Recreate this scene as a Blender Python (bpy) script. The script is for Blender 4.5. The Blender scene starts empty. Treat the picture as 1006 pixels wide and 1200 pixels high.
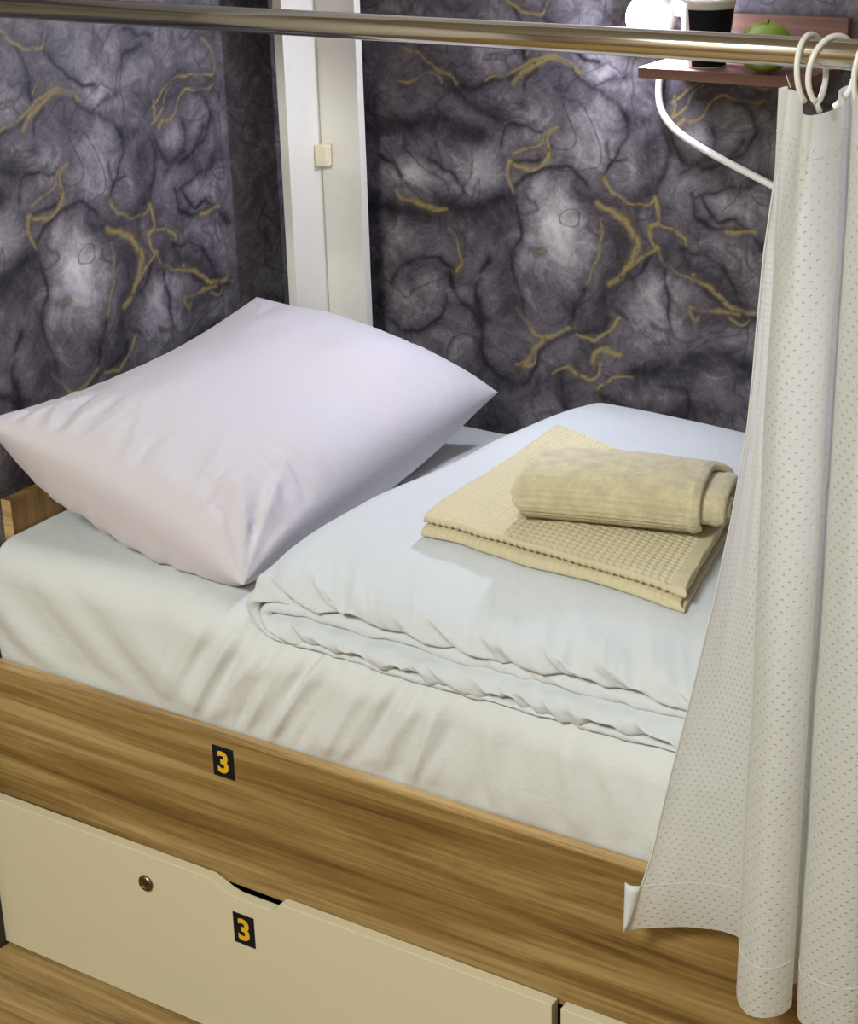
import bpy, bmesh, math
import numpy as np
from mathutils import Vector, Matrix, noise

scene = bpy.context.scene
COL = scene.collection

# ---------------------------------------------------------------- camera
F_PX = 2120.0
cam_d = bpy.data.cameras.new('camera')
cam_d.sensor_fit = 'VERTICAL'
cam_d.sensor_height = 24.0
cam_d.lens = F_PX / 1200.0 * 24.0
cam_d.clip_start = 0.02
cam = bpy.data.objects.new('camera', cam_d)
COL.objects.link(cam)
_r = Vector((0.83832, 0.54453, -0.02658))
_u = Vector((-0.18479, 0.32969, 0.92583))
_f = Vector((-0.5129, 0.77123, -0.37701))
cam.matrix_world = Matrix(((_r.x, _u.x, -_f.x, 0.0), (_r.y, _u.y, -_f.y, -1.55), (_r.z, _u.z, -_f.z, 1.62), (0, 0, 0, 1)))
scene.camera = cam

# ---------------------------------------------------------------- world, lights, exposure
scene.view_settings.view_transform = 'Standard'
scene.view_settings.look = 'None'
scene.view_settings.exposure = 0.0
scene.view_settings.gamma = 1.0
scene.view_settings.use_curve_mapping = False
world = bpy.data.worlds.new('world')
scene.world = world
world.use_nodes = True
_bg = world.node_tree.nodes['Background']
_bg.inputs[0].default_value = (0.9, 0.93, 1.0, 1)
_bg.inputs[1].default_value = 0.05

def area(name, loc, target, size, power, color):
    d = bpy.data.lights.new(name, 'AREA')
    d.shape = 'RECTANGLE'
    d.size, d.size_y = size
    d.energy = power
    d.color = color
    o = bpy.data.objects.new(name, d)
    o.location = loc
    o.rotation_euler = (Vector(target) - Vector(loc)).to_track_quat('-Z', 'Y').to_euler()
    COL.objects.link(o)
    return o
# ceiling lamps of the dormitory room, in front of the bunk
area('ceiling_light', (-1.05, -2.05, 2.42), (-1.05, -1.95, 0), (0.6, 0.6), 78.0, (0.96, 1.0, 0.955))
area('ceiling_light_far', (0.45, -2.05, 2.42), (0.45, -1.95, 0), (0.6, 0.6), 9.0, (0.97, 1.0, 0.95))
BULB_STRENGTH = 640.0
BULB_COLOR = (0.79, 0.815, 1.0)

# ---------------------------------------------------------------- helpers
def tag(o, label=None, cat=None, group=None, kind=None):
    if label: o['label'] = label
    if cat: o['category'] = cat
    if group: o['group'] = group
    if kind: o['kind'] = kind
    return o

def empty(name, loc, label=None, cat=None, group=None, kind=None):
    o = bpy.data.objects.new(name, None)
    o.empty_display_size = 0.05
    o.location = loc
    COL.objects.link(o)
    return tag(o, label, cat, group, kind)

def link(name, me, mat, parent=None, smooth=False):
    o = bpy.data.objects.new(name, me)
    if mat is not None and not me.materials:
        me.materials.append(mat)
    COL.objects.link(o)
    if parent is not None:
        o.parent = parent
        off = Vector((0, 0, 0))
        p = parent
        while p is not None:
            off += p.location
            p = p.parent
        o.location = -off          # meshes are written in world coordinates
    if smooth:
        me.polygons.foreach_set('use_smooth', [True] * len(me.polygons))
    return o

def bm_link(name, bm, mat, parent=None, smooth=False):
    me = bpy.data.meshes.new(name)
    bmesh.ops.recalc_face_normals(bm, faces=bm.faces)
    bm.to_mesh(me)
    bm.free()
    return link(name, me, mat, parent, smooth)

def box_bm(x0, x1, y0, y1, z0, z1, bev=0.0, bm=None, seg=2):
    own = bmesh.new()
    bmesh.ops.create_cube(own, size=1.0)
    for v in own.verts:
        v.co = Vector((x0 + (v.co.x + .5) * (x1 - x0), y0 + (v.co.y + .5) * (y1 - y0), z0 + (v.co.z + .5) * (z1 - z0)))
    if bev > 0:
        bmesh.ops.bevel(own, geom=own.edges[:], offset=bev, segments=seg, profile=0.7, affect='EDGES')
    if bm is None:
        return own
    me = bpy.data.meshes.new('tmp')
    own.to_mesh(me); own.free()
    bm.from_mesh(me)
    bpy.data.meshes.remove(me)
    return bm

def box(name, x0, x1, y0, y1, z0, z1, mat, parent=None, bev=0.001):
    return bm_link(name, box_bm(x0, x1, y0, y1, z0, z1, bev), mat, parent)

def prism_bm(pts, axis, a0, a1):
    """outline pts (2-D) extruded along axis 0/1/2 from a0 to a1"""
    bm = bmesh.new()
    def co(p, a):
        return {0: (a, p[0], p[1]), 1: (p[0], a, p[1]), 2: (p[0], p[1], a)}[axis]
    A = [bm.verts.new(co(p, a0)) for p in pts]
    B = [bm.verts.new(co(p, a1)) for p in pts]
    n = len(pts)
    bm.faces.new(A)
    bm.faces.new(B[::-1])
    for i in range(n):
        bm.faces.new((A[i], B[i], B[(i + 1) % n], A[(i + 1) % n]))
    return bm

def lathe_bm(prof, center, n=40, axis='Z', bm=None):
    bm = bm or bmesh.new()
    cx, cy, cz = center
    rings = []
    for r, h in prof:
        if r < 1e-6:
            p = {'Z': (cx, cy, cz + h), 'Y': (cx, cy + h, cz), 'X': (cx + h, cy, cz)}[axis]
            rings.append([bm.verts.new(p)])
            continue
        ring = []
        for k in range(n):
            a = 2 * math.pi * k / n
            c, s = r * math.cos(a), r * math.sin(a)
            p = {'Z': (cx + c, cy + s, cz + h), 'Y': (cx + c, cy + h, cz + s), 'X': (cx + h, cy + c, cz + s)}[axis]
            ring.append(bm.verts.new(p))
        rings.append(ring)
    for a, b in zip(rings[:-1], rings[1:]):
        for k in range(n):
            k2 = (k + 1) % n
            if len(a) == 1 and len(b) == 1: continue
            if len(a) == 1: bm.faces.new((a[0], b[k], b[k2]))
            elif len(b) == 1: bm.faces.new((a[k], b[0], a[k2]))
            else: bm.faces.new((a[k], b[k], b[k2], a[k2]))
    return bm

def tube_bm(pts, rad, n=12, bm=None, caps=True):
    bm = bm or bmesh.new()
    P = [Vector(p) for p in pts]
    rr = rad if isinstance(rad, (list, tuple)) else [rad] * len(P)
    rings = []
    prev = None
    for i, p in enumerate(P):
        t = (P[min(i + 1, len(P) - 1)] - P[max(i - 1, 0)]).normalized()
        if prev is None:
            a = Vector((0, 0, 1)) if abs(t.z) < .9 else Vector((1, 0, 0))
            nrm = (a - t * a.dot(t)).normalized()
        else:
            nrm = (prev - t * prev.dot(t)).normalized()
        prev = nrm
        b = t.cross(nrm)
        rings.append([bm.verts.new(p + rr[i] * (math.cos(2 * math.pi * k / n) * nrm + math.sin(2 * math.pi * k / n) * b)) for k in range(n)])
    for a, b in zip(rings[:-1], rings[1:]):
        for k in range(n):
            bm.faces.new((a[k], a[(k + 1) % n], b[(k + 1) % n], b[k]))
    if caps:
        bm.faces.new(rings[0][::-1])
        bm.faces.new(rings[-1])
    return bm

def catmull(pts, m):
    P = [np.array(p, float) for p in pts]
    P = [2 * P[0] - P[1]] + P + [2 * P[-1] - P[-2]]
    out = []
    for i in range(1, len(P) - 2):
        for k in range(m):
            t = k / m
            a, b, c, d = P[i - 1], P[i], P[i + 1], P[i + 2]
            out.append(.5 * ((2 * b) + (c - a) * t + (2 * a - 5 * b + 4 * c - d) * t * t + (-a + 3 * b - 3 * c + d) * t ** 3))
    out.append(P[-2])
    return out

def grid_mesh(name, V, wrap_u=False, wrap_v=False):
    """V: (nu, nv, 3) array -> quad mesh"""
    nu, nv = V.shape[:2]
    idx = np.arange(nu * nv).reshape(nu, nv)
    if wrap_u: idx = np.vstack([idx, idx[:1]])
    if wrap_v: idx = np.hstack([idx, idx[:, :1]])
    q = np.stack([idx[:-1, :-1], idx[1:, :-1], idx[1:, 1:], idx[:-1, 1:]], -1).reshape(-1, 4)
    me = bpy.data.meshes.new(name)
    me.from_pydata(V.reshape(-1, 3).tolist(), [], q.tolist())
    me.update()
    return me

def sstep(a, b, x):
    t = np.clip((x - a) / (b - a), 0, 1)
    return t * t * (3 - 2 * t)

def nz(x, y, z=0.0):
    return noise.noise(Vector((x, y, z)))

def vnoise(X, Y, seed=0.0):
    """smooth noise over two equal-shaped arrays"""
    f = np.frompyfunc(lambda a, b: noise.noise(Vector((a, b, seed))), 2, 1)
    return f(X, Y).astype(float)

# ---------------------------------------------------------------- materials
def new_mat(name):
    m = bpy.data.materials.new(name)
    m.use_nodes = True
    nt = m.node_tree
    return m, nt, nt.nodes, nt.links, nt.nodes['Principled BSDF']

def N(nodes, kind, **kw):
    n = nodes.new(kind)
    for k, v in kw.items():
        if k.startswith('i_'):
            n.inputs[k[2:].replace('_', ' ')].default_value = v
        else:
            setattr(n, k, v)
    return n

def simple(name, col, rough=.5, metal=0.0, bump=None, spec=.5, emit=None):
    m, nt, nd, lk, p = new_mat(name)
    p.inputs['Base Color'].default_value = (*col, 1)
    p.inputs['Roughness'].default_value = rough
    p.inputs['Metallic'].default_value = metal
    p.inputs['Specular IOR Level'].default_value = spec
    if emit:
        p.inputs['Emission Color'].default_value = (*emit[0], 1)
        p.inputs['Emission Strength'].default_value = emit[1]
    tc = N(nd, 'ShaderNodeTexCoord')
    sc, st, var = bump or (60.0, 0.03, .04)
    ns = N(nd, 'ShaderNodeTexNoise')
    ns.inputs['Scale'].default_value = sc
    ns.inputs['Detail'].default_value = 3
    lk.new(tc.outputs['Object'], ns.inputs['Vector'])
    mx = N(nd, 'ShaderNodeMix', data_type='RGBA')
    mx.inputs[6].default_value = (*[c * (1 - var) for c in col], 1)
    mx.inputs[7].default_value = (*[min(1, c * (1 + var)) for c in col], 1)
    lk.new(ns.outputs['Fac'], mx.inputs[0])
    lk.new(mx.outputs[2], p.inputs['Base Color'])
    b = N(nd, 'ShaderNodeBump')
    b.inputs['Strength'].default_value = st
    b.inputs['Distance'].default_value = .002
    lk.new(ns.outputs['Fac'], b.inputs['Height'])
    lk.new(b.outputs['Normal'], p.inputs['Normal'])
    return m

def cloth_mat(name, col, weave=900.0, bump=.12, sheen=.15, var=.03, blot=4.0, col2=None, crumple=.16):
    m, nt, nd, lk, p = new_mat(name)
    p.inputs['Roughness'].default_value = .85
    p.inputs['Specular IOR Level'].default_value = .2
    p.inputs['Sheen Weight'].default_value = sheen
    tc = N(nd, 'ShaderNodeTexCoord')
    n1 = N(nd, 'ShaderNodeTexNoise'); n1.inputs['Scale'].default_value = blot; n1.inputs['Detail'].default_value = 4
    lk.new(tc.outputs['Object'], n1.inputs['Vector'])
    mx = N(nd, 'ShaderNodeMix', data_type='RGBA')
    c2 = col2 or tuple(c * (1 - 2 * var) for c in col)
    mx.inputs[6].default_value = (*c2, 1)
    mx.inputs[7].default_value = (*col, 1)
    r = N(nd, 'ShaderNodeMapRange'); r.inputs[1].default_value = .35; r.inputs[2].default_value = .65
    lk.new(n1.outputs['Fac'], r.inputs[0]); lk.new(r.outputs[0], mx.inputs[0])
    lk.new(mx.outputs[2], p.inputs['Base Color'])
    n2 = N(nd, 'ShaderNodeTexNoise'); n2.inputs['Scale'].default_value = weave; n2.inputs['Detail'].default_value = 1
    lk.new(tc.outputs['Object'], n2.inputs['Vector'])
    n3 = N(nd, 'ShaderNodeTexNoise'); n3.inputs['Scale'].default_value = 26; n3.inputs['Detail'].default_value = 4; n3.inputs['Distortion'].default_value = 1.2; n3.inputs['Roughness'].default_value = .5
    lk.new(tc.outputs['Object'], n3.inputs['Vector'])
    s3 = N(nd, 'ShaderNodeMath', operation='SUBTRACT'); s3.inputs[1].default_value = .5; lk.new(n3.outputs['Fac'], s3.inputs[0])
    a3 = N(nd, 'ShaderNodeMath', operation='ABSOLUTE'); lk.new(s3.outputs[0], a3.inputs[0])
    b3 = N(nd, 'ShaderNodeBump'); b3.inputs['Strength'].default_value = crumple; b3.inputs['Distance'].default_value = .012
    b3.invert = True
    lk.new(a3.outputs[0], b3.inputs['Height'])
    b = N(nd, 'ShaderNodeBump'); b.inputs['Strength'].default_value = bump; b.inputs['Distance'].default_value = .001
    lk.new(n2.outputs['Fac'], b.inputs['Height']); lk.new(b3.outputs['Normal'], b.inputs['Normal']); lk.new(b.outputs['Normal'], p.inputs['Normal'])
    return m

def wood_mat(name, dark, mid, light, axis=0, rough=.42, fine=1.0, seed=0.0, spec=.4):
    m, nt, nd, lk, p = new_mat(name)
    tc = N(nd, 'ShaderNodeTexCoord')
    mp = N(nd, 'ShaderNodeMapping')
    mp.inputs['Location'].default_value = (seed, seed * 1.7, seed * .3)
    s = [14.0, 14.0, 14.0]; s[axis] = 0.9
    mp.inputs['Scale'].default_value = [q * fine for q in s]
    lk.new(tc.outputs['Object'], mp.inputs['Vector'])
    n1 = N(nd, 'ShaderNodeTexNoise'); n1.inputs['Scale'].default_value = 1.6; n1.inputs['Detail'].default_value = 6; n1.inputs['Roughness'].default_value = .62; n1.inputs['Distortion'].default_value = .5
    lk.new(mp.outputs[0], n1.inputs['Vector'])
    mp2 = N(nd, 'ShaderNodeMapping')
    s2 = [120.0, 120.0, 120.0]; s2[axis] = 3.0
    mp2.inputs['Scale'].default_value = [q * fine for q in s2]
    mp2.inputs['Location'].default_value = (seed, 0, seed)
    lk.new(tc.outputs['Object'], mp2.inputs['Vector'])
    n2 = N(nd, 'ShaderNodeTexNoise'); n2.inputs['Scale'].default_value = 1.5; n2.inputs['Detail'].default_value = 3
    lk.new(mp2.outputs[0], n2.inputs['Vector'])
    ad = N(nd, 'ShaderNodeMath', operation='MULTIPLY_ADD'); ad.inputs[1].default_value = .35
    lk.new(n2.outputs['Fac'], ad.inputs[0]); lk.new(n1.outputs['Fac'], ad.inputs[2])
    cr = N(nd, 'ShaderNodeValToRGB')
    e = cr.color_ramp.elements
    e[0].position = .49; e[0].color = (*dark, 1)
    e[1].position = .86; e[1].color = (*light, 1)
    k = e.new(.66); k.color = (*mid, 1)
    lk.new(ad.outputs[0], cr.inputs[0])
    lk.new(cr.outputs[0], p.inputs['Base Color'])
    p.inputs['Roughness'].default_value = rough
    p.inputs['Specular IOR Level'].default_value = spec
    b = N(nd, 'ShaderNodeBump'); b.inputs['Strength'].default_value = .08; b.inputs['Distance'].default_value = .001
    lk.new(n2.outputs['Fac'], b.inputs['Height']); lk.new(b.outputs['Normal'], p.inputs['Normal'])
    return m

def wallpaper_mat():
    m, nt, nd, lk, p = new_mat('marbled_wallpaper')
    tc = N(nd, 'ShaderNodeTexCoord')
    at = N(nd, 'ShaderNodeAttribute', attribute_name='tone')
    ag = N(nd, 'ShaderNodeAttribute', attribute_name='gold')
    au = N(nd, 'ShaderNodeAttribute', attribute_name='pat')     # print coordinates
    # cloudy mottling
    n1 = N(nd, 'ShaderNodeTexNoise'); n1.inputs['Scale'].default_value = 17; n1.inputs['Detail'].default_value = 8; n1.inputs['Roughness'].default_value = .68; n1.inputs['Distortion'].default_value = 1.2
    lk.new(au.outputs['Vector'], n1.inputs['Vector'])
    # fibres
    n2 = N(nd, 'ShaderNodeTexNoise'); n2.inputs['Scale'].default_value = 42; n2.inputs['Detail'].default_value = 5; n2.inputs['Distortion'].default_value = 3.5; n2.inputs['Roughness'].default_value = .6
    lk.new(au.outputs['Vector'], n2.inputs['Vector'])
    # thin dark veins
    n5 = N(nd, 'ShaderNodeTexNoise'); n5.inputs['Scale'].default_value = 7.5; n5.inputs['Detail'].default_value = 2.5; n5.inputs['Distortion'].default_value = .8
    lk.new(au.outputs['Vector'], n5.inputs['Vector'])
    sb = N(nd, 'ShaderNodeMath', operation='SUBTRACT'); sb.inputs[1].default_value = .5; lk.new(n5.outputs['Fac'], sb.inputs[0])
    ab = N(nd, 'ShaderNodeMath', operation='ABSOLUTE'); lk.new(sb.outputs[0], ab.inputs[0])
    vr = N(nd, 'ShaderNodeMapRange'); vr.inputs[1].default_value = 0.0; vr.inputs[2].default_value = .016; vr.inputs[3].default_value = .70; vr.inputs[4].default_value = 1.0
    lk.new(ab.outputs[0], vr.inputs[0])
    def mth(op, a, b):
        n = N(nd, 'ShaderNodeMath', operation=op)
        for i, v in enumerate((a, b)):
            if isinstance(v, (int, float)): n.inputs[i].default_value = v
            else: lk.new(v, n.inputs[i])
        return n.outputs[0]
    c = mth('MULTIPLY', mth('SUBTRACT', n1.outputs['Fac'], .5), .85)
    f = mth('MULTIPLY', mth('SUBTRACT', n2.outputs['Fac'], .5), .34)
    t = mth('MULTIPLY', mth('ADD', mth('ADD', at.outputs['Fac'], c), f), vr.outputs[0])
    cr = N(nd, 'ShaderNodeValToRGB')
    e = cr.color_ramp.elements
    e[0].position = .02; e[0].color = (.010, .009, .012, 1)
    e[1].position = 1.0; e[1].color = (.66, .645, .66, 1)
    for pos, col in ((.25, (.050, .043, .055)), (.45, (.125, .113, .130)), (.65, (.27, .255, .275)), (.82, (.45, .435, .45))):
        k = e.new(pos); k.color = (*col, 1)
    lk.new(t, cr.inputs[0])
    g = N(nd, 'ShaderNodeMix', data_type='RGBA')
    g.inputs[7].default_value = (.275, .215, .085, 1)
    gm = N(nd, 'ShaderNodeMapRange'); gm.inputs[1].default_value = .22; gm.inputs[2].default_value = .50
    n4 = N(nd, 'ShaderNodeTexNoise'); n4.inputs['Scale'].default_value = 130; n4.inputs['Detail'].default_value = 3
    lk.new(au.outputs['Vector'], n4.inputs['Vector'])
    lk.new(n4.outputs['Fac'], gm.inputs[0])
    gmul = mth('MULTIPLY', ag.outputs['Fac'], gm.outputs[0])
    lk.new(gmul, g.inputs[0]); lk.new(cr.outputs[0], g.inputs[6])
    lk.new(g.outputs[2], p.inputs['Base Color'])
    p.inputs['Roughness'].default_value = .55
    p.inputs['Specular IOR Level'].default_value = .3
    b = N(nd, 'ShaderNodeBump'); b.inputs['Strength'].default_value = .12; b.inputs['Distance'].default_value = .002
    lk.new(n2.outputs['Fac'], b.inputs['Height']); lk.new(b.outputs['Normal'], p.inputs['Normal'])
    return m

def curtain_mat():
    m, nt, nd, lk, p = new_mat('dotted_curtain_fabric')
    au = N(nd, 'ShaderNodeAttribute', attribute_name='cloth')
    def mth(op, a, b=0.0, c=None):
        n = N(nd, 'ShaderNodeMath', operation=op)
        for i, v in enumerate((a, b, c)):
            if v is None: continue
            if isinstance(v, (int, float)): n.inputs[i].default_value = v
            else: lk.new(v, n.inputs[i])
        return n.outputs[0]
    sx = N(nd, 'ShaderNodeSeparateXYZ'); lk.new(au.outputs['Vector'], sx.inputs[0])
    def lattice(off):
        a = mth('SUBTRACT', mth('FRACT', mth('ADD', mth('DIVIDE', sx.outputs[0], .0118), off)), .5)
        b = mth('SUBTRACT', mth('FRACT', mth('ADD', mth('DIVIDE', sx.outputs[1], .0128), off)), .5)
        b = mth('MULTIPLY', b, 1.25)
        return mth('SQRT', mth('ADD', mth('MULTIPLY', a, a), mth('MULTIPLY', b, b)))
    d = mth('MINIMUM', lattice(0.0), lattice(0.5))
    dot = N(nd, 'ShaderNodeMapRange', interpolation_type='SMOOTHSTEP')
    dot.inputs[1].default_value = .05; dot.inputs[2].default_value = .15; dot.inputs[3].default_value = 1; dot.inputs[4].default_value = 0
    lk.new(d, dot.inputs[0])
    # plain header band at the top
    hd = mth('LESS_THAN', sx.outputs[1], .893)
    dotm = mth('MULTIPLY', dot.outputs[0], hd)
    wv = N(nd, 'ShaderNodeTexNoise'); wv.inputs['Scale'].default_value = 1500
    lk.new(au.outputs['Vector'], wv.inputs['Vector'])
    h = mth('MULTIPLY_ADD', wv.outputs['Fac'], .06, mth('MULTIPLY', dotm, 1.0))
    b = N(nd, 'ShaderNodeBump'); b.inputs['Strength'].default_value = .9; b.inputs['Distance'].default_value = .0017
    lk.new(h, b.inputs['Height'])
    mx = N(nd, 'ShaderNodeMix', data_type='RGBA')
    mx.inputs[6].default_value = (.79, .80, .77, 1)
    mx.inputs[7].default_value = (.92, .92, .90, 1)  # paler dots: their bright sparkle is put into the base colour
    lk.new(dotm, mx.inputs[0])
    lk.new(mx.outputs[2], p.inputs['Base Color'])
    rg = mth('MULTIPLY_ADD', dotm, -.35, .62)
    lk.new(rg, p.inputs['Roughness'])
    p.inputs['Specular IOR Level'].default_value = .45
    p.inputs['Sheen Weight'].default_value = .1
    lk.new(b.outputs['Normal'], p.inputs['Normal'])
    tr = N(nd, 'ShaderNodeBsdfTranslucent'); tr.inputs[0].default_value = (.88, .88, .85, 1)
    ms = N(nd, 'ShaderNodeMixShader'); ms.inputs[0].default_value = .46
    out = nd['Material Output']
    lk.new(p.outputs[0], ms.inputs[1]); lk.new(tr.outputs[0], ms.inputs[2]); lk.new(ms.outputs[0], out.inputs[0])
    return m

M = {}
M['paper'] = wallpaper_mat()
M['curtain'] = curtain_mat()
M['rail'] = wood_mat('walnut_laminate', (.105, .052, .012), (.25, .152, .046), (.44, .31, .13), 0, .45)
M['head'] = wood_mat('walnut_laminate_upright', (.12, .058, .018), (.22, .120, .040), (.36, .225, .09), 2, .45, seed=3.1)
M['edge'] = wood_mat('edge_banding', (.24, .14, .05), (.45, .29, .12), (.62, .44, .21), 0, .4, fine=1.6, seed=1.7)
M['floorwood'] = wood_mat('oak_laminate_floor', (.14, .078, .026), (.255, .155, .058), (.36, .235, .10), 0, .45, seed=5.0)
M['shelf'] = wood_mat('shelf_veneer', (.11, .055, .038), (.19, .10, .072), (.31, .18, .135), 0, .4, seed=2.2)
M['cream'] = simple('cream_lacquer', (.66, .60, .425), .28, bump=(260, .02, .03), spec=.5)
M['white_board'] = simple('white_melamine', (.76, .745, .68), .4)
M['beige_plastic'] = simple('beige_plastic', (.72, .66, .48), .4)
M['white_plastic'] = simple('white_plastic', (.82, .81, .76), .35)
M['chrome'] = simple('polished_chrome', (.60, .58, .53), .14, 1.0, bump=(40, .01, .02))
M['brass'] = simple('aged_brass_lock', (.20, .145, .07), .4, 1.0, bump=(200, .2, .2))
M['black'] = simple('black_sticker', (.008, .008, .012), .65, spec=.15)
M['yellow'] = simple('yellow_print', (.72, .43, .012), .5)
M['dark'] = simple('dark_carcass', (.03, .022, .016), .7)
M['pillow'] = cloth_mat('pillowcase_cotton', (.635, .605, .665), 1100, .12, col2=(.64, .60, .64), blot=5)
M['duvet'] = cloth_mat('duvet_cover_cotton', (.63, .665, .69), 1100, .12)
M['sheet'] = cloth_mat('sheet_cotton', (.66, .68, .675), 1100, .12)
M['waffle'] = cloth_mat('waffle_cotton', (.63, .565, .375), 700, .3, blot=12, crumple=.05)
M['terry'] = cloth_mat('terry_cotton', (.66, .59, .385), 420, 1.0, sheen=.4, blot=60, var=.10)
M['wall'] = simple('painted_wall', (.62, .58, .50), .8)
M['wall_dark'] = simple('brown_painted_wall', (.30, .22, .14), .7)
M['ceil'] = simple('white_ceiling', (.72, .71, .68), .85)

# ================================================================ THE SETTING
FZ = 0.016            # floor level
WL, WB = -1.80, 0.80  # head-end wall (x), long wall (y)

GOLD=[(5.1,[(-441,1236),(-410,1225),(-380,1207),(-349,1199),(-340,1190)]),(3.8,[(-451,1188),(-435,1185),(-411,1190),(-388,1196),(-372,1195),(-365,1183)]),(6.4,[(-244,1190),(-234,1201),(-218,1217),(-197,1225),(-172,1229),(-146,1223)]),(5.1,[(-244,1032),(-252,1064),(-244,1078),(-229,1073),(-207,1070),(-188,1078),(-185,1101),(-186,1120),(-173,1134)]),(3.8,[(-239,1090),(-224,1101),(-202,1106),(-192,1122),(-185,1130),(-165,1136)]),(6.4,[(-463,1014),(-455,1005),(-418,999),(-396,989),(-364,988)]),(5.1,[(-365,960),(-349,945),(-344,922),(-339,911),(-346,897)]),(3.8,[(-87,1070),(-80,1055),(-64,1040),(-50,1030),(-25,1029),(-10,1034),(-2,1047)]),(6.4,[(-2,1047),(4,1024),(0,1007),(-15,996),(-9,973),(1,967)]),(3.8,[(4,1005),(33,1001),(47,993),(47,983)]),(9.0,[(-97,1030),(-64,1011),(-45,990),(-32,968),(-39,946),(-53,922),(-74,906)]),(5.1,[(-4,965),(-25,950),(-43,932)]),(5.1,[(-6,971),(-2,963),(10,947)]),(6.4,[(57,938),(75,922),(95,916),(119,901),(139,895),(161,895)]),(5.1,[(58,884),(90,884),(110,892),(132,890)]),(6.4,[(59,879),(67,867),(74,873)]),(3.8,[(118,882),(138,877),(146,885)]),(6.4,[(-242,847),(-227,833),(-208,815),(-193,811),(-166,822),(-145,826)]),(6.4,[(-193,810),(-204,788),(-216,769),(-227,760)]),(3.8,[(-199,794),(-209,765),(-241,757)]),(5.1,[(-134,818),(-112,814),(-98,823),(-80,839),(-63,857)]),(10.3,[(-105,781),(-97,800),(-76,806),(-55,802)]),(5.1,[(-172,751),(-149,762),(-124,755),(-97,759),(-87,784)]),(3.8,[(-95,739),(-82,751),(-62,765),(-36,763)]),(5.1,[(105,1002),(133,1011),(148,1013)]),(3.8,[(18,1161),(41,1176),(47,1194),(64,1205)]),(3.8,[(29,1152),(42,1162),(65,1165),(78,1179),(94,1193),(134,1194),(160,1198)]),(2.6,[(-211,948),(-199,946),(-188,951)]),(3.8,[(-94,1006),(-99,948),(-113,907)]),(2.6,[(24,1195),(29,1181),(22,1166)])]
DARK=[(3.8,[(-244,1032),(-246,1012),(-233,984),(-230,961),(-241,934),(-246,931),(-238,886),(-227,840)]),(3.8,[(-245,1029),(-237,1045),(-217,1061),(-185,1069),(-146,1074),(-114,1055)]),(3.8,[(-146,1223),(-129,1207),(-105,1199),(-79,1186),(-59,1165),(-53,1141),(-63,1114),(-75,1090),(-87,1070)]),(2.6,[(-105,1199),(-85,1207),(-53,1211)]),(2.6,[(-88,1120),(-83,1102),(-69,1093),(-51,1092)]),(5.1,[(-87,887),(-83,861),(-95,837),(-127,822),(-172,811),(-193,796),(-204,760),(-227,732),(-259,727),(-285,738),(-298,760),(-304,787),(-308,829),(-310,873),(-287,917)]),(5.1,[(-359,890),(-344,855),(-320,837),(-308,820)]),(3.8,[(-477,862),(-459,892),(-426,902),(-385,911),(-346,899)]),(3.8,[(-369,854),(-375,825),(-400,801),(-442,785),(-475,791)]),(3.8,[(52,1055),(63,1026),(84,1009),(105,1006),(132,1015),(150,1005),(168,983)]),(5.1,[(37,976),(54,944),(75,920),(111,899),(162,882)]),(3.8,[(-11,958),(-18,935),(-36,914)]),(10.3,[(-43,768),(10,782),(51,809),(95,822),(129,814),(156,811)]),(3.8,[(-97,739),(-74,722),(-52,711)]),(2.6,[(138,1183),(143,1153),(128,1121),(91,1096),(64,1090)]),(2.6,[(94,1193),(119,1190),(138,1183)]),(3.8,[(8,1136),(13,1111),(3,1066),(-2,1050)]),(2.6,[(59,1046),(113,1070),(146,1079)]),(2.6,[(31,1085),(78,1107)]),(2.6,[(82,1152),(86,1128),(70,1106)]),(7.7,[(-339,1188),(-313,1183),(-275,1192),(-238,1203)]),(7.7,[(-351,1187),(-321,1164),(-291,1147),(-269,1135)]),(15.4,[(-486,1109),(-446,1118),(-398,1129),(-351,1122),(-305,1112)]),(10.3,[(-517,977),(-451,983),(-402,982),(-323,1000),(-261,1016),(-246,1030)]),(2.6,[(-389,1065),(-347,1049),(-327,1024)]),(2.6,[(-262,1098),(-261,1117),(-243,1131),(-192,1128)]),(3.8,[(-224,1183),(-215,1207),(-197,1218)]),(3.8,[(-240,1076),(-231,1082),(-207,1082),(-189,1089),(-183,1106)]),(5.1,[(-113,900),(-127,876),(-145,829)]),(3.8,[(41,976),(75,968),(109,946),(131,924),(134,905)]),(5.1,[(-157,752),(-154,710),(-144,684)]),(3.8,[(19,765),(58,758),(59,718)]),(2.6,[(-488,1068),(-461,1057),(-449,1038)]),(2.6,[(8,950),(22,904),(26,852)])]
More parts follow.
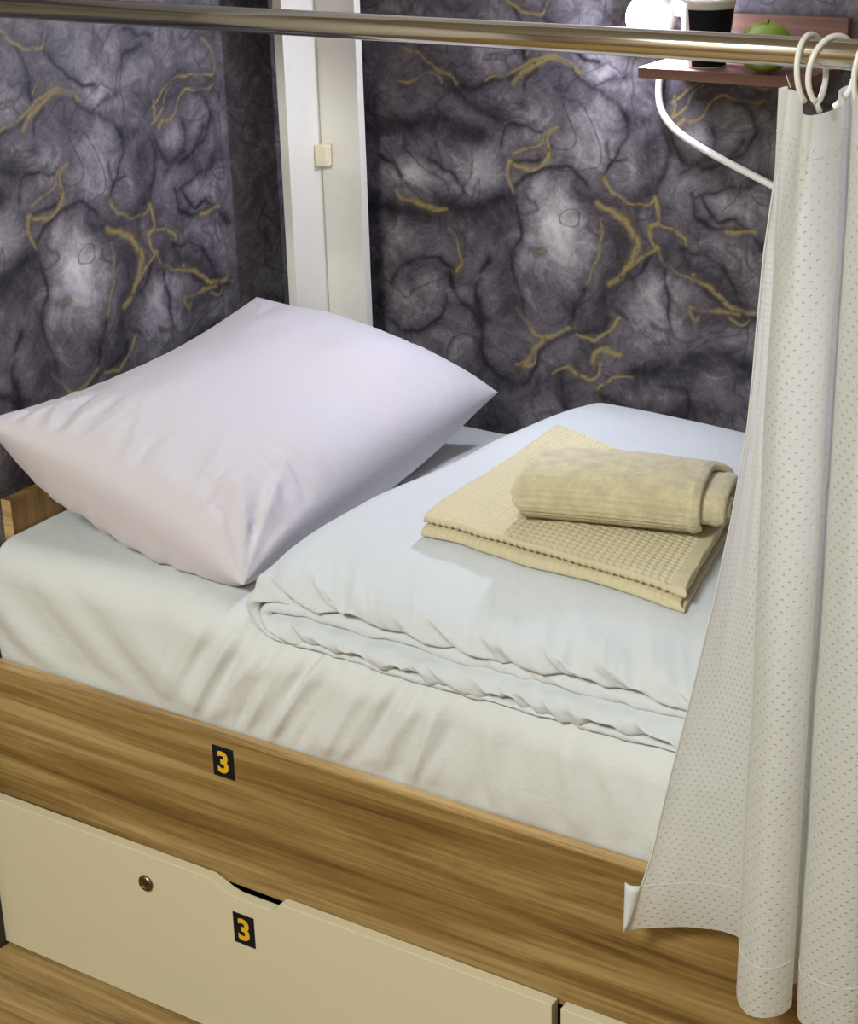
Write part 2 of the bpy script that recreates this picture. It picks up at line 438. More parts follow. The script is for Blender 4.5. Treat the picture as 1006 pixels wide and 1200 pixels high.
SMOKE=[(33,0.5,[(-261,1016),(-270,955),(-263,888),(-251,849)]),(33,0.55,[(-128,1041),(-85,1020),(-59,978),(-58,926),(-91,870),(-112,827)]),(21,0.5,[(-17,1120),(-9,1065),(-23,1039),(-43,1031)]),(28,0.5,[(13,986),(41,951),(83,931),(137,912)]),(28,0.55,[(-39,767),(32,794),(100,817),(167,814)]),(33,0.4,[(-329,725),(-265,709),(-218,725),(-172,718),(-97,717),(-9,713),(89,736)]),(23,0.55,[(-500,983),(-402,982),(-246,1021)]),(23,0.55,[(-495,1108),(-398,1122),(-305,1116)]),(26,0.35,[(-227,1169),(-186,1188),(-146,1186)]),(19,0.5,[(-311,841),(-304,772),(-289,717)]),(26,0.4,[(-342,1190),(-304,1161),(-267,1138)]),(32,0.35,[(8,1182),(86,1199),(163,1195)]),(26,0.4,[(-157,1058),(-114,1049),(-78,1027)]),(26,0.35,[(-1,1010),(7,960)]),(23,0.4,[(50,1101),(117,1083),(168,1093)]),(38,0.3,[(-187,898),(-142,863),(-113,893)]),(21,0.4,[(-500,999),(-498,859),(-495,729)])]
BLOB=[(-169,979,62,80,0.5),(-306,1057,36,58,0.35),(-101,1126,45,64,0.2),(15,897,41,54,0.22),(105,1045,51,26,0.2),(-273,1220,38,38,0.3),(-433,1040,38,26,0.25),(-444,831,28,28,0.15),(-101,1229,45,28,0.35),(-12,854,45,36,0.18),(-452,949,28,28,0.2),(-297,905,18,45,0.2),(108,971,32,28,0.15),(56,1132,28,28,0.2),(-202,759,23,18,0.1),(113,1172,28,38,0.1),(-10,747,51,18,0.1),(-215,1142,38,38,0.15)]
GOLD+=[(3.8,[(-264,1323),(-241,1301),(-212,1297),(-189,1301),(-179,1321),(-184,1336)]),(5.1,[(-285,1192),(-255,1204),(-224,1220),(-199,1232),(-158,1231),(-127,1216)]),(2.6,[(-215,1237),(-211,1253),(-203,1260)]),(3.8,[(140,1269),(162,1249),(166,1213),(130,1218),(81,1215),(41,1204),(24,1185)]),(3.8,[(11,950),(64,927),(117,905),(157,892)])]
DARK+=[(3.8,[(-241,1301),(-232,1282),(-223,1258),(-219,1232)]),(3.8,[(-190,1296),(-170,1265),(-140,1243),(-98,1234)]),(3.8,[(-31,1299),(-2,1287),(25,1288)]),(3.8,[(5,1274),(-32,1263),(-40,1247)]),(2.6,[(16,1141),(31,1107),(58,1095),(99,1101),(128,1135)]),(3.8,[(72,1048),(95,1017),(120,1025),(149,1006),(174,984)])]

def seg_field(U, V, lines, scale):
    """max over strokes of a soft profile around each polyline (mm)"""
    out = np.zeros(U.shape)
    for item in lines:
        w, s, pl = (item[0], 1.0, item[1]) if len(item) == 2 else item
        w = w * scale
        best = np.full(U.shape, 1e9)
        P = catmull(pl, 4) if len(pl) > 2 else [np.array(q, float) for q in pl]
        lo = np.min(P, 0) - 4 * w; hi = np.max(P, 0) + 4 * w
        sel = (U > lo[0]) & (U < hi[0]) & (V > lo[1]) & (V < hi[1])
        if not sel.any(): continue
        u, v = U[sel], V[sel]
        b = np.full(u.shape, 1e9)
        for p, q in zip(P[:-1], P[1:]):
            d = q - p
            t = np.clip(((u - p[0]) * d[0] + (v - p[1]) * d[1]) / max(d @ d, 1e-6), 0, 1)
            b = np.minimum(b, (u - p[0] - t * d[0]) ** 2 + (v - p[1] - t * d[1]) ** 2)
        val = np.zeros(U.shape)
        val[sel] = s * np.exp(-b / (w * w))
        out = np.maximum(out, val)
    return out

def wallpaper(name, lines_a, lines_z, to_pat, to_world):
    """wall surface as a fine grid carrying the print of the paper"""
    A, Z = np.meshgrid(lines_a, lines_z, indexing='ij')
    U = to_pat(A) * 1000.0
    Vv = Z * 1000.0
    # hand-drawn wobble
    wob = 7.0
    U2 = U + wob * np.sin(Vv / 23.0 + 1.3 * np.sin(U / 31.0)) * .5 + 1.5 * np.sin(Vv / 7.0 + U / 9.0)
    V2 = Vv + wob * np.sin(U / 19.0 + 1.1 * np.sin(Vv / 27.0)) * .5 + 1.5 * np.sin(U / 6.0 - Vv / 8.0)
    gold = seg_field(U2, V2, GOLD, .46)
    dark = seg_field(U2, V2, DARK, .72)
    halo = seg_field(U2, V2, DARK + GOLD, 3.0)
    smoke = seg_field(U2, V2, SMOKE, .85)
    tone = np.full(U.shape, .45)
    for (cu, cv, a, b, s) in BLOB:
        tone += s * .8 * np.exp(-(((U2 - cu) / a) ** 2 + ((V2 - cv) / b) ** 2))
    brk = .5 + .5 * np.sin(U / 17.0 + 2.1 * np.sin(Vv / 23.0) + 1.7 * np.sin((U + Vv) / 41.0))
    brk2 = .5 + .5 * np.sin(Vv / 13.0 + 1.9 * np.sin(U / 21.0) + 1.3 * np.sin((U - Vv) / 29.0))
    haze = seg_field(U2, V2, GOLD, 1.7)
    gold = np.clip(gold * (.35 + .75 * np.maximum(brk, brk2)) + .30 * haze * brk * brk2, 0, 1)
    dark = dark * (.45 + .55 * brk2)
    tone = tone * (1 - .75 * smoke) * (1 - .28 * halo) * (1 - .85 * dark)
    X = to_world(A, Z)
    me = grid_mesh(name, X)
    n = A.size
    for an, arr in (('tone', tone), ('gold', gold)):
        at = me.attributes.new(an, 'FLOAT', 'POINT')
        at.data.foreach_set('value', arr.reshape(-1).astype(np.float32))
    pt = me.attributes.new('pat', 'FLOAT_VECTOR', 'POINT')
    pt.data.foreach_set('vector', np.stack([U / 1000.0, Vv / 1000.0, 0 * U], -1).reshape(-1).astype(np.float32))
    return me

def axis_lines(a0, f0, f1, a1, fine, coarse):
    L = list(np.arange(a0, f0, coarse)) + list(np.arange(f0, f1, fine)) + list(np.arange(f1, a1, coarse)) + [a1]
    return np.array(L)

zl = axis_lines(FZ, .60, 1.345, 2.44, .0022, .05)
me = wallpaper('wall_back', axis_lines(-3.0, -1.80, -.78, 2.4, .0022, .06), zl,
               lambda a: np.clip(a + 1.149, -.53, .53) + .0 * a, lambda a, z: np.stack([a, np.full(a.shape, WB), z], -1))
wb = tag(link('wall_back', me, M['paper']), 'dark marbled wallpaper with gold veins along the bunk', 'wall', kind='structure')
# head-end partition: papered face + carcass behind it
me = wallpaper('wall_left', axis_lines(-.03, .10, .80, .801, .0022, .03), axis_lines(.40, .60, 1.345, 1.52, .0022, .05),
               lambda a: a - .44, lambda a, z: np.stack([np.full(a.shape, WL), a, z], -1))
wl = tag(link('wall_left', me, M['paper']), 'dark marbled wallpaper behind the pillow', 'wall', kind='structure')
box('partition_core', WL - .028, WL - .0005, -.03, WB - .001, FZ, 1.52, M['dark'], wl, 0)
# room shell around the camera
tag(box('wall_front', -3.0, 2.4, -2.75, -2.65, FZ, 2.44, M['wall_dark'], None, 0), kind='structure')
tag(box('wall_far_left', -3.1, -3.0, -2.65, WB, FZ, 2.44, M['wall'], None, 0), kind='structure')
tag(box('wall_far_right', 2.4, 2.5, -2.65, WB, FZ, 2.44, M['wall'], None, 0), kind='structure')
tag(box('ceiling', -3.0, 2.4, -2.65, WB, 2.44, 2.5, M['ceil'], None, 0), kind='structure')
tag(box('wall_right', .205, .23, -.03, WB - .001, FZ, 1.52, M['white_board'], None, 0), kind='structure')
tag(box('ceiling_bunk', -1.828, .23, -.02, WB - .001, 1.52, 1.57, M['white_board'], None, 0), kind='structure')

floor = tag(box('floor', -3.0, 2.4, -2.65, WB, FZ - .05, FZ - .009, M['dark'], None, 0), 'oak laminate floor boards', 'floor', kind='structure')
pw, pl = .192, 1.28
mats_f = [wood_mat('oak_floor_board_%s' % 'abc'[i], (.11, .058, .018), (.28, .175, .062), (.45, .31, .14), 0, .5, fine=1.25, seed=5.0 + 7.3 * i) for i in range(3)]
pm = []
for i in range(3):
    bm = box_bm(0, pl - .0006, 0, pw - .0006, -.008, 0, .0008, seg=1)
    meb = bpy.data.meshes.new('plank'); bm.to_mesh(meb); bm.free(); meb.materials.append(mats_f[i]); pm.append(meb)
k = 0
for r in range(15):
    y = -.112 + .192 - (r + 1) * pw + .03
    if y < -2.62: break
    x = -3.5 - (r * .31) % 1.0 * pl
    while x < 2.38:
        if x > -4.2:
            o = bpy.data.objects.new('plank', pm[(k * 2 + r) % 3]); COL.objects.link(o)
            o.parent = floor; o.location = (x, y, FZ)
            k += 1
        x += pl

# ================================================================ THE BED
bed = empty('bunk_bed', (-.8, .4, FZ), 'walnut laminate lower bunk bed frame with a yellow 3 sticker on its rail', 'bed')
RT, RB = .486, .264
rail = box('front_rail', -1.828, .20, 0, .018, RB, RT - .002, M['rail'], bed, .001)
bm = box_bm(-1.828, .20, -.0004, .0085, RT - .004, RT, .0012)
box_bm(-1.828, .20, .0100, .0190, RT - .004, RT - .0004, .0012, bm)
bm_link('edge_banding', bm, M['edge'], rail)
hb = box('headboard', WL + .001, WL + .019, .078, WB - .004, .44, .701, M['head'], bed, .001)
box('edge_banding', WL + .001, WL + .019, .0765, .078, .44, .701, M['edge'], hb, .0003)
box('side_panel', WL + .001, WL + .019, .02, WB - .004, FZ + .001, .438, M['dark'], bed, 0)
box('side_panel', .184, .202, .02, WB - .004, FZ + .001, .438, M['dark'], bed, 0)
for i in range(14):
    x = -1.72 + i * .14
    box('slat', x, x + .07, .02, WB - .006, .425, .443, M['head'], bed, .002)
box('centre_support', -1.78, .18, .40, .42, .36, .424, M['dark'], bed, 0)

def digit_three(name, cx, z0, h, y, mat, parent):
    """heavy sans-serif 3, flat print in the XZ plane facing -Y"""
    cu = bpy.data.curves.new('glyph', 'FONT')
    cu.body = '3'
    cu.offset = .035
    cu.resolution_u = 4
    ob = bpy.data.objects.new('glyph', cu)
    COL.objects.link(ob)
    dg = bpy.context.evaluated_depsgraph_get()
    me = bpy.data.meshes.new_from_object(ob.evaluated_get(dg))
    bpy.data.objects.remove(ob); bpy.data.curves.remove(cu)
    me.name = name
    co = np.empty(len(me.vertices) * 3); me.vertices.foreach_get('co', co); co = co.reshape(-1, 3)
    lo, hi = co.min(0), co.max(0)
    k = h / (hi[1] - lo[1])
    out = np.stack([cx + (co[:, 0] - (lo[0] + hi[0]) / 2) * k, np.full(len(co), y), z0 + (co[:, 1] - lo[1]) * k], -1)
    me.vertices.foreach_set('co', out.reshape(-1)); me.update()
    return link(name, me, mat, parent)

def sticker(x, z, w, h, y, parent, shear=0.0):
    bm = prism_bm([(x, z), (x + w, z), (x + w, z + h), (x, z + h)], 1, y - .0005, y)
    s = bm_link('number_sticker', bm, M['black'], parent)
    s['label'] = 'black sticker with a yellow 3'
    digit_three('digit', x + w * .49, z + h * .14, h * .72, y - .0009, M['yellow'], s)
    return s
sticker(-1.3775, .4255, .0345, .0445, -.0004, rail)

# ---------------------------------------------------------------- drawers under the bed
def drawer(x0, x1, label, notch, lock, num):
    d = empty('underbed_drawer', ((x0 + x1) / 2, .3, FZ), label, 'drawer')
    yf, yb, zt, zb = -.018, -.002, .2735, FZ + .006
    out = [(x0, zb), (x1, zb), (x1, zt)]
    if notch:
        n0, n1 = notch
        out += [(n1, zt), (n1 - .010, zt - .013), (n1 - .016, zt - .0155), (n0 + .044, zt - .0155), (n0 + .030, zt - .0125), (n0, zt)]
    out += [(x0, zt)]
    bm = prism_bm(out, 1, yf, yb)
    fr = bm_link('front_panel', bm, M['cream'], d)
    bv = fr.modifiers.new('bev', 'BEVEL'); bv.width = .0009; bv.segments = 2; bv.limit_method = 'ANGLE'
    bx = box_bm(x0 + .02, x0 + .034, .0, .55, FZ + .03, .20, 0)
    box_bm(x1 - .034, x1 - .02, .0, .55, FZ + .03, .20, 0, bx)
    box_bm(x0 + .02, x1 - .02, .536, .55, FZ + .03, .20, 0, bx)
    box_bm(x0 + .02, x1 - .02, .0, .55, FZ + .018, FZ + .03, 0, bx)
    bm_link('box_body', bx, M['dark'], d)
    for cx in (x0 + .1, x1 - .1):
        for cy in (.08, .48):
            bm_link('caster', lathe_bm([(0, -.006), (.009, -.006), (.009, .006), (0, .006)], (cx, cy, FZ + .009), 16, 'X'), M['dark'], d)
    if lock:
        lx, lz = lock
        lk_ = bm_link('lock', lathe_bm([(0, -.0030), (.0060, -.0030), (.0075, -.0042), (.0105, -.0042), (.0120, -.0025), (.0122, 0)], (lx, yf, lz), 32, 'Y'), M['brass'], fr)
        lk_['label'] = 'small round brass cam lock'
        bmk = lathe_bm([(0, -.0045), (.0034, -.0045), (.0038, -.0028)], (lx, yf, lz), 24, 'Y')
        bm_link('lock_barrel', bmk, M['dark'], fr)
    if num:
        sticker(num[0], num[1], .0355, .0475, yf, fr)
    return d
drawer(-1.8065, -.8655, 'cream drawer front with a brass lock and a yellow 3 sticker', (-1.386, -1.268), (-1.501, .2265), (-1.3495, .187))
drawer(-.8535, .18, 'cream drawer front to the right, below the hanging curtain', (-.62, -.50), None, None)

# ================================================================ MATTRESS
YF = .022
def mat_top(X, y):
    dip = .026 * sstep(-1.47, -1.30, X) * np.exp(-((y - .02) / .12) ** 2)
    left = .012 * (1 - sstep(-1.80, -1.60, X)) * sstep(.3, .05, y) * 0
    return .6535 - dip - left + .002 * np.sin(X * 9 + 1) * np.cos(y * 11)

nx, rs = 420, []
xs = np.concatenate([np.linspace(-1.776, -.70, 330), np.linspace(-.69, .180, 60)])
np_front, np_round, np_top, np_back = 44, 18, 60, 8
prof_n = np_front + np_round + np_top + np_back
V = np.zeros((len(xs), prof_n, 3))
for i, x in enumerate(xs):
    rr = .052
    zt0 = float(mat_top(x, YF + rr))
    ys, zs, wf = [], [], []
    for k in range(np_front):
        t = k / np_front
        ys.append(YF - .004 * math.sin(math.pi * t)); zs.append(.447 + t * (zt0 - rr - .447)); wf.append(min(1, .25 + t * 1.4))
    for k in range(np_round):
        a = math.pi / 2 * k / np_round
        ys.append(YF + rr - rr * math.cos(a)); zs.append(zt0 - rr + rr * math.sin(a)); wf.append(math.cos(a) ** 1.5)
    for k in range(np_top):
        t = (k / (np_top - 1)) ** 1.25
        y = YF + rr + t * (.755 - YF - rr)
        ys.append(y); zs.append(float(mat_top(x, y))); wf.append(.0)
    for k in range(np_back):
        a = math.pi / 2 * (k + 1) / np_back
        ys.append(.755 + .032 * math.sin(a)); zs.append(zs[-1] if k == 0 else zs[np_front + np_round + np_top - 1] - .032 * (1 - math.cos(a))); wf.append(0)
    ys, zs, wf = np.array(ys), np.array(zs), np.array(wf)
    # pulled folds of the sheet on the front side
    dn = np.zeros(prof_n)
    for k in range(np_front + np_round + 14):
        z = zs[k]; s = (.655 - z)
        d = 0.0
        q = x + s * .55
        band = float(sstep(-1.50, -1.38, x) * (1 - sstep(-1.10, -1.0, x)))
        d += band * .0190 * (.35 - abs(nz(q * 26, s * 4.0, 3.3)) * 1.6 + .35 * nz(q * 52, s * 5, 8.8)) * min(1, s * 14)
        q2 = x - s * 1.1
        lf = float(1 - sstep(-1.52, -1.36, x))
        d += lf * .0150 * nz(q2 * 13, s * 3.0, 1.7) * min(1, s * 9)
        rt = float(sstep(-1.12, -1.02, x))
        d += rt * .0090 * nz(x * 30 + .6 * nz(x * 5, s * 9, 2), s * 7.0, 5.1) * min(1, s * 14)
        d += .0030 * (.3 - abs(nz(x * 60 + s * 30, s * 12, 4.4)) * 1.3) * band
        dn[k] = d * float(sstep(.478, .515, z)) - .004 * (1 - float(sstep(.470, .520, z)))
    top_w = np.array([0.0 if k < np_front + np_round else 1.0 for k in range(prof_n)])
    tz = np.array([.0016 * nz(x * 9, y * 14, 6.0) + .0012 * nz((x + y) * 26, (x - y) * 7, 2.0) for y in ys])
    a_ = np.clip((zs - (zt0 - rr)) / rr, 0, 1) * np.pi / 2
    V[i, :, 0] = x
    V[i, :, 1] = ys - dn * np.cos(a_)
    V[i, :, 2] = zs + dn * np.sin(a_) * .6 + tz * np.clip((zs - .6) / .04, 0, 1)
# close ends (rounded head end)
def cap_rows(row, x_out, steps, depth, cz):
    rows = []
    for k in range(1, steps + 1):
        a = math.pi / 2 * k / steps
        f = 1 - (1 - math.cos(a)) * .06
        r = row.copy()
        c = np.array([0, .41, cz])
        r[:, 1] = c[1] + (row[:, 1] - c[1]) * (1 - (1 - math.cos(a)) * .035)
        r[:, 2] = c[2] + (row[:, 2] - c[2]) * (1 - (1 - math.cos(a)) * .12)
        r[:, 0] = row[0, 0] + depth * math.sin(a)
        rows.append(r)
    return rows
Lr = cap_rows(V[0], None, 5, -.004, .52)
Rr_ = cap_rows(V[-1], None, 5, .004, .52)
V = np.concatenate([np.array(Lr[::-1]), V, np.array(Rr_)], 0)
me = grid_mesh('mattress', V)
bm = bmesh.new(); bm.from_mesh(me)
be = [e for e in bm.edges if e.is_boundary]
bmesh.ops.holes_fill(bm, edges=be, sides=0)
bmesh.ops.recalc_face_normals(bm, faces=bm.faces); bm.to_mesh(me); bm.free()
tag(link('mattress', me, M['sheet'], None, True), 'mattress in a wrinkled white fitted sheet lying in the bunk', 'mattress')

# ================================================================ PILLOW
def build_pillow():
    Lc, Fc = np.array((-1.790, .048, .826)), np.array((-1.362, .066, .672))
    Rc, Tc = np.array((-1.366, .705, .742)), np.array((-1.744, .602, .870))
    n = 110
    t = np.linspace(-1, 1, n)
    t = np.sign(t) * (1 - (1 - np.abs(t)) ** 1.35)          # denser near the seam
    U, Vv = np.meshgrid(t, t, indexing='ij')                # u: L->F, v: L->T
    pin = .045
    Us = U * (1 - pin * (1 - Vv ** 2) ** 1.0 * np.abs(U) ** 2)
    Vs = Vv * (1 - pin * .7 * (1 - U ** 2) * np.abs(Vv) ** 2)
    a, b = (Us + 1) / 2, (Vs + 1) / 2
    mid = (1 - a)[..., None] * (1 - b)[..., None] * Lc + a[..., None] * (1 - b)[..., None] * Fc + a[..., None] * b[..., None] * Rc + (1 - a)[..., None] * b[..., None] * Tc
    mid[..., 2] -= .026 * (1 - Vv ** 2) * ((1 - U) / 2) ** 2
    du = (Fc + Rc - Lc - Tc); dv = (Tc + Rc - Lc - Fc)
    nrm = np.cross(du, dv); nrm /= np.linalg.norm(nrm)
    prof = ((1 - np.abs(U) ** 3.2) * (1 - np.abs(Vv) ** 3.8))
    prof = np.clip(prof, 0, 1) ** .52
    thin = 1 - .42 * sstep(-.15, -1.0, U)
    # broad lumps and seam puckers
    lump = vnoise(U * 1.6, Vv * 1.9, 4.0) * .010 * prof
    edge = np.maximum(np.abs(U), np.abs(Vv))
    pk = sstep(.35, .80, edge) * (1 - sstep(.84, .985, edge))
    along = np.where(np.abs(U) > np.abs(Vv), Vv * 1.45, U)
    across = np.where(np.abs(U) > np.abs(Vv), U, Vv * 1.2)
    puck = (.35 - np.abs(vnoise(along * 7 + 1.6 * across, across * 1.8, 9.0)) * 1.5) * .0100 * pk
    fine = (.3 - np.abs(vnoise(along * 17 + across * 2, across * 3.0, 2.0)) * 1.3) * .0060 * pk
    # creases running from the front corner
    cx, cy = 1 - U, 1 + Vv
    ang = np.arctan2(cy, cx + 1e-6); rad = np.hypot(cx, cy)
    crs = np.sin(ang * 13 + 3 * vnoise(ang * 3, rad * 2, 1.0)) * .0040 * np.exp(-((rad - .38) / .25) ** 2)
    soft = vnoise(U * 4 + Vv * 1.0, Vv * 3.0, 7.0) * .0035 * prof
    reg = .25 + .75 * sstep(.1, -.5, Vv)
    puck, fine = puck * reg, fine * reg
    top = mid + nrm * (prof * .090 * thin + lump + puck + fine + crs + soft)[..., None]
    bot = mid - nrm * (prof * .098 + vnoise(U * 3, Vv * 3, 12.0) * .004 * prof)[..., None]
    ou = du / np.linalg.norm(du); ov = dv / np.linalg.norm(dv)
    bv = np.exp(-((Vv + .80) / .22) ** 2) * (1 - np.abs(U) ** 3) * (1 - np.clip(-Vv, 0, 1) ** 14)
    bu = np.exp(-((U - .82) / .20) ** 2) * (1 - np.abs(Vv) ** 3) * (1 - np.clip(U, 0, 1) ** 14)
    ripple = (.3 - np.abs(vnoise(U * 8, Vv * 3, 21.0)) * 1.4) * .012 * bv
    bot = bot - ov * (.030 * bv)[..., None] + ou * (.026 * bu)[..., None] - nrm * (.012 * bv)[..., None] - ov * ripple[..., None]
    zf = mat_top(bot[..., 0], bot[..., 1]) + .003
    bot[..., 2] = np.maximum(bot[..., 2], zf)
    wallx = WL + .006
    for A in (top, bot):
        A[..., 0] = np.maximum(A[..., 0], np.where(A[..., 2] < .705, WL + .022, wallx))
    rimt = top.copy()
    me = bpy.data.meshes.new('pillow')
    idx = np.arange(n * n).reshape(n, n)
    verts = top.reshape(-1, 3).tolist()
    bidx = idx.copy()
    cnt = n * n
    for i in range(n):
        for j in range(n):
            if 0 < i < n - 1 and 0 < j < n - 1:
                bidx[i, j] = cnt; verts.append(bot[i, j].tolist()); cnt += 1
    f = []
    for i in range(n - 1):
        for j in range(n - 1):
            f.append((idx[i, j], idx[i + 1, j], idx[i + 1, j + 1], idx[i, j + 1]))
            f.append((bidx[i, j], bidx[i, j + 1], bidx[i + 1, j + 1], bidx[i + 1, j]))
    me.from_pydata(verts, [], [tuple(int(q) for q in p) for p in f])
    me.update()
    return me
pil = tag(link('pillow', build_pillow(), M['pillow'], None, True), 'plump lavender-white pillow propped against the head-end wall', 'pillow')

# ================================================================ DUVET
def ribbon(path, thick, yfront, yback, m_front=18, m_mid=46, round_k=.9):
    """swept slab: path (n,2) in (x, z-offset), thickness per point, front and back end per point"""
    n = len(path)
    path = np.array(path); thick = np.array(thick)
    tan = np.gradient(path, axis=0)
    tan /= np.linalg.norm(tan, axis=1)[:, None] + 1e-9
    nor = np.stack([-tan[:, 1], tan[:, 0]], -1)
    loop = []
    for k in range(m_mid + 1):                      # outer side, back -> front
        s = (1 - k / m_mid) ** 1.7
        loop.append(('m', s, 1))
    for k in range(1, m_front):                     # rounded front
        a = math.pi * k / m_front
        loop.append(('r', a, 0))
    for k in range(m_mid + 1):                      # inner side, front -> back
        s = (k / m_mid) ** 1.7
        loop.append(('m', s, -1))
    for k in range(1, 6):
        loop.append(('b', math.pi * k / 6, 0))
    Y = np.zeros((n, len(loop))); O = np.zeros((n, len(loop)))
    for j, (c, s, sg) in enumerate(loop):
        r = thick * .5
        y0 = yfront + r * round_k; y1 = yback - r
        if c == 'm':
            Y[:, j] = y0 + s * (y1 - y0); O[:, j] = sg * r
        elif c == 'r':
            Y[:, j] = y0 - r * round_k * math.sin(s); O[:, j] = r * math.cos(s)
        else:
            Y[:, j] = y1 + r * math.sin(s); O[:, j] = -r * math.cos(s)
    return path, nor, Y, O

def duvet_left(y):
    return -1.335 + .070 * sstep(.05, .80, y)

def duvet_base(X, y):
    return mat_top(X, np.maximum(y, .05)) + .003 - .012 * sstep(.075, .02, y)

def duvet_build():
    LEN = .74                                     # x runs from the left fold (0) to the hidden right end
    def fold(zlo, zhi, xl, tlo, thi, n_str=290, n_arc=40):
        P, T = [], []
        r = (zhi - zlo) / 2
        e = 1.25
        for k in range(n_str):
            q = k / n_str
            P.append((LEN + (xl + r * e - LEN) * q, zlo)); T.append(tlo)
        for k in range(n_arc + 1):
            a = -math.pi / 2 - math.pi * k / n_arc
            w = k / n_arc
            P.append((xl + r * e + r * e * math.cos(a), (zlo + zhi) / 2 + r * math.sin(a)))
            T.append((tlo * (1 - w) + thi * w) * (1 - .30 * math.sin(math.pi * w)))
        for k in range(1, n_str + 1):
            q = k / n_str
            P.append((xl + r * e + (LEN - xl - r * e) * q, zhi)); T.append(thi)
        return np.array(P), np.array(T)
    allv, allf, base = [], [], 0
    #         zlo    zhi   inset  t_low t_high front_low front_high seed
    specs = [(.0050, .0725, .008, .008, .034, .034, .040, 0.0),
             (.0235, .0455, .026, .025, .016, .029, .046, 7.0)]
    for (zlo, zhi, xo, tlo, thi, yflo, yfhi, sd) in specs:
        P, T = fold(zlo, zhi, xo, tlo, thi)
        n = len(P)
        w = sstep(.44, .56, np.linspace(0, 1, n))
        s_len = np.concatenate([[0], np.cumsum(np.hypot(*np.diff(P, axis=0).T))])
        yf = yflo * (1 - w) + yfhi * w
        yf = yf + np.array([.004 * nz(s * 9, sd, 1.0) + .0025 * nz(s * 30, sd, 2.0) for s in s_len])
        path, nor, Y, O = ribbon(P, T, yf, np.full(n, .775))
        S = np.repeat(s_len[:, None], Y.shape[1], 1)
        dy = np.clip(Y - yf[:, None], 0, None)
        near = np.exp(-dy / .05)
        big = (T > .02)[:, None] * 1.0
        pk = ((.3 - np.abs(vnoise(S * 15 + dy * 9, dy * 7 + sd, 5.0 + sd)) * 1.4) * .0160 + (.3 - np.abs(vnoise(S * 38 + dy * 18, dy * 10, 15.0 + sd)) * 1.3) * .0075) * near * (.3 + .8 * big)
        lump = vnoise(S * 5, Y * 6, 25.0 + sd) * .0045 * big + vnoise(S * 14 + Y * 9, Y * 7 - S * 4, 31.0 + sd) * .0018 * big
        wave = np.array([.006 * nz(s * 6, sd + 3, 3.3) + .003 * nz(s * 15, sd, 6.6) for s in s_len])[:, None] * np.exp(-dy / .12)
        # the upper leaf of the inner fold drifts inwards towards the right
        O2 = O + (pk + lump) * np.where(O >= 0, 1.0, -.3) * np.clip(np.abs(O) / (T[:, None] * .25), 0, 1)
        fr2 = np.exp(-(dy / .024) ** 2)
        pky = ((.28 - np.abs(vnoise(S * 13 + O * 30, O * 14 + sd, 41.0 + sd)) * 1.5) * .0110 + (.28 - np.abs(vnoise(S * 34 + O * 40, O * 20, 47.0 + sd)) * 1.4) * .0060) * fr2 * (.35 + .65 * big)
        Y = Y - pky
        px = path[:, 0][:, None] + nor[:, 0][:, None] * O2
        pz = path[:, 1][:, None] + nor[:, 1][:, None] * O2 + wave * np.clip(path[:, 1] / .03, 0, 1)[:, None]
        X = duvet_left(Y) + px
        Z = duvet_base(X, Y) + pz
        Z = Z - .014 * np.exp(-((Y - .03) / .07) ** 2) * (pz / .085) - .010 * np.exp(-((Y - .78) / .06) ** 2) * (pz / .085)
        Z = Z - .016 * sstep(.45, .80, Y) * np.clip((X + 1.25) / .35, 0, 1.2) * (pz / .085)
        V = np.stack([X, Y, Z], -1)
        m = Y.shape[1]
        idx = np.arange(n * m).reshape(n, m) + base
        idx2 = np.hstack([idx, idx[:, :1]])
        q = np.stack([idx2[:-1, :-1], idx2[1:, :-1], idx2[1:, 1:], idx2[:-1, 1:]], -1).reshape(-1, 4)
        allv += V.reshape(-1, 3).tolist(); allf += q.tolist()
        allf.append(idx[0].tolist()); allf.append(idx[-1][::-1].tolist())
        base += n * m
    me = bpy.data.meshes.new('duvet')
    me.from_pydata(allv, [], allf)
    bm = bmesh.new(); bm.from_mesh(me)
    bmesh.ops.recalc_face_normals(bm, faces=bm.faces); bm.to_mesh(me); bm.free()
    return me
tag(link('folded_duvet', duvet_build(), M['duvet'], None, True), 'white duvet folded into a flat layered stack on the mattress', 'duvet')

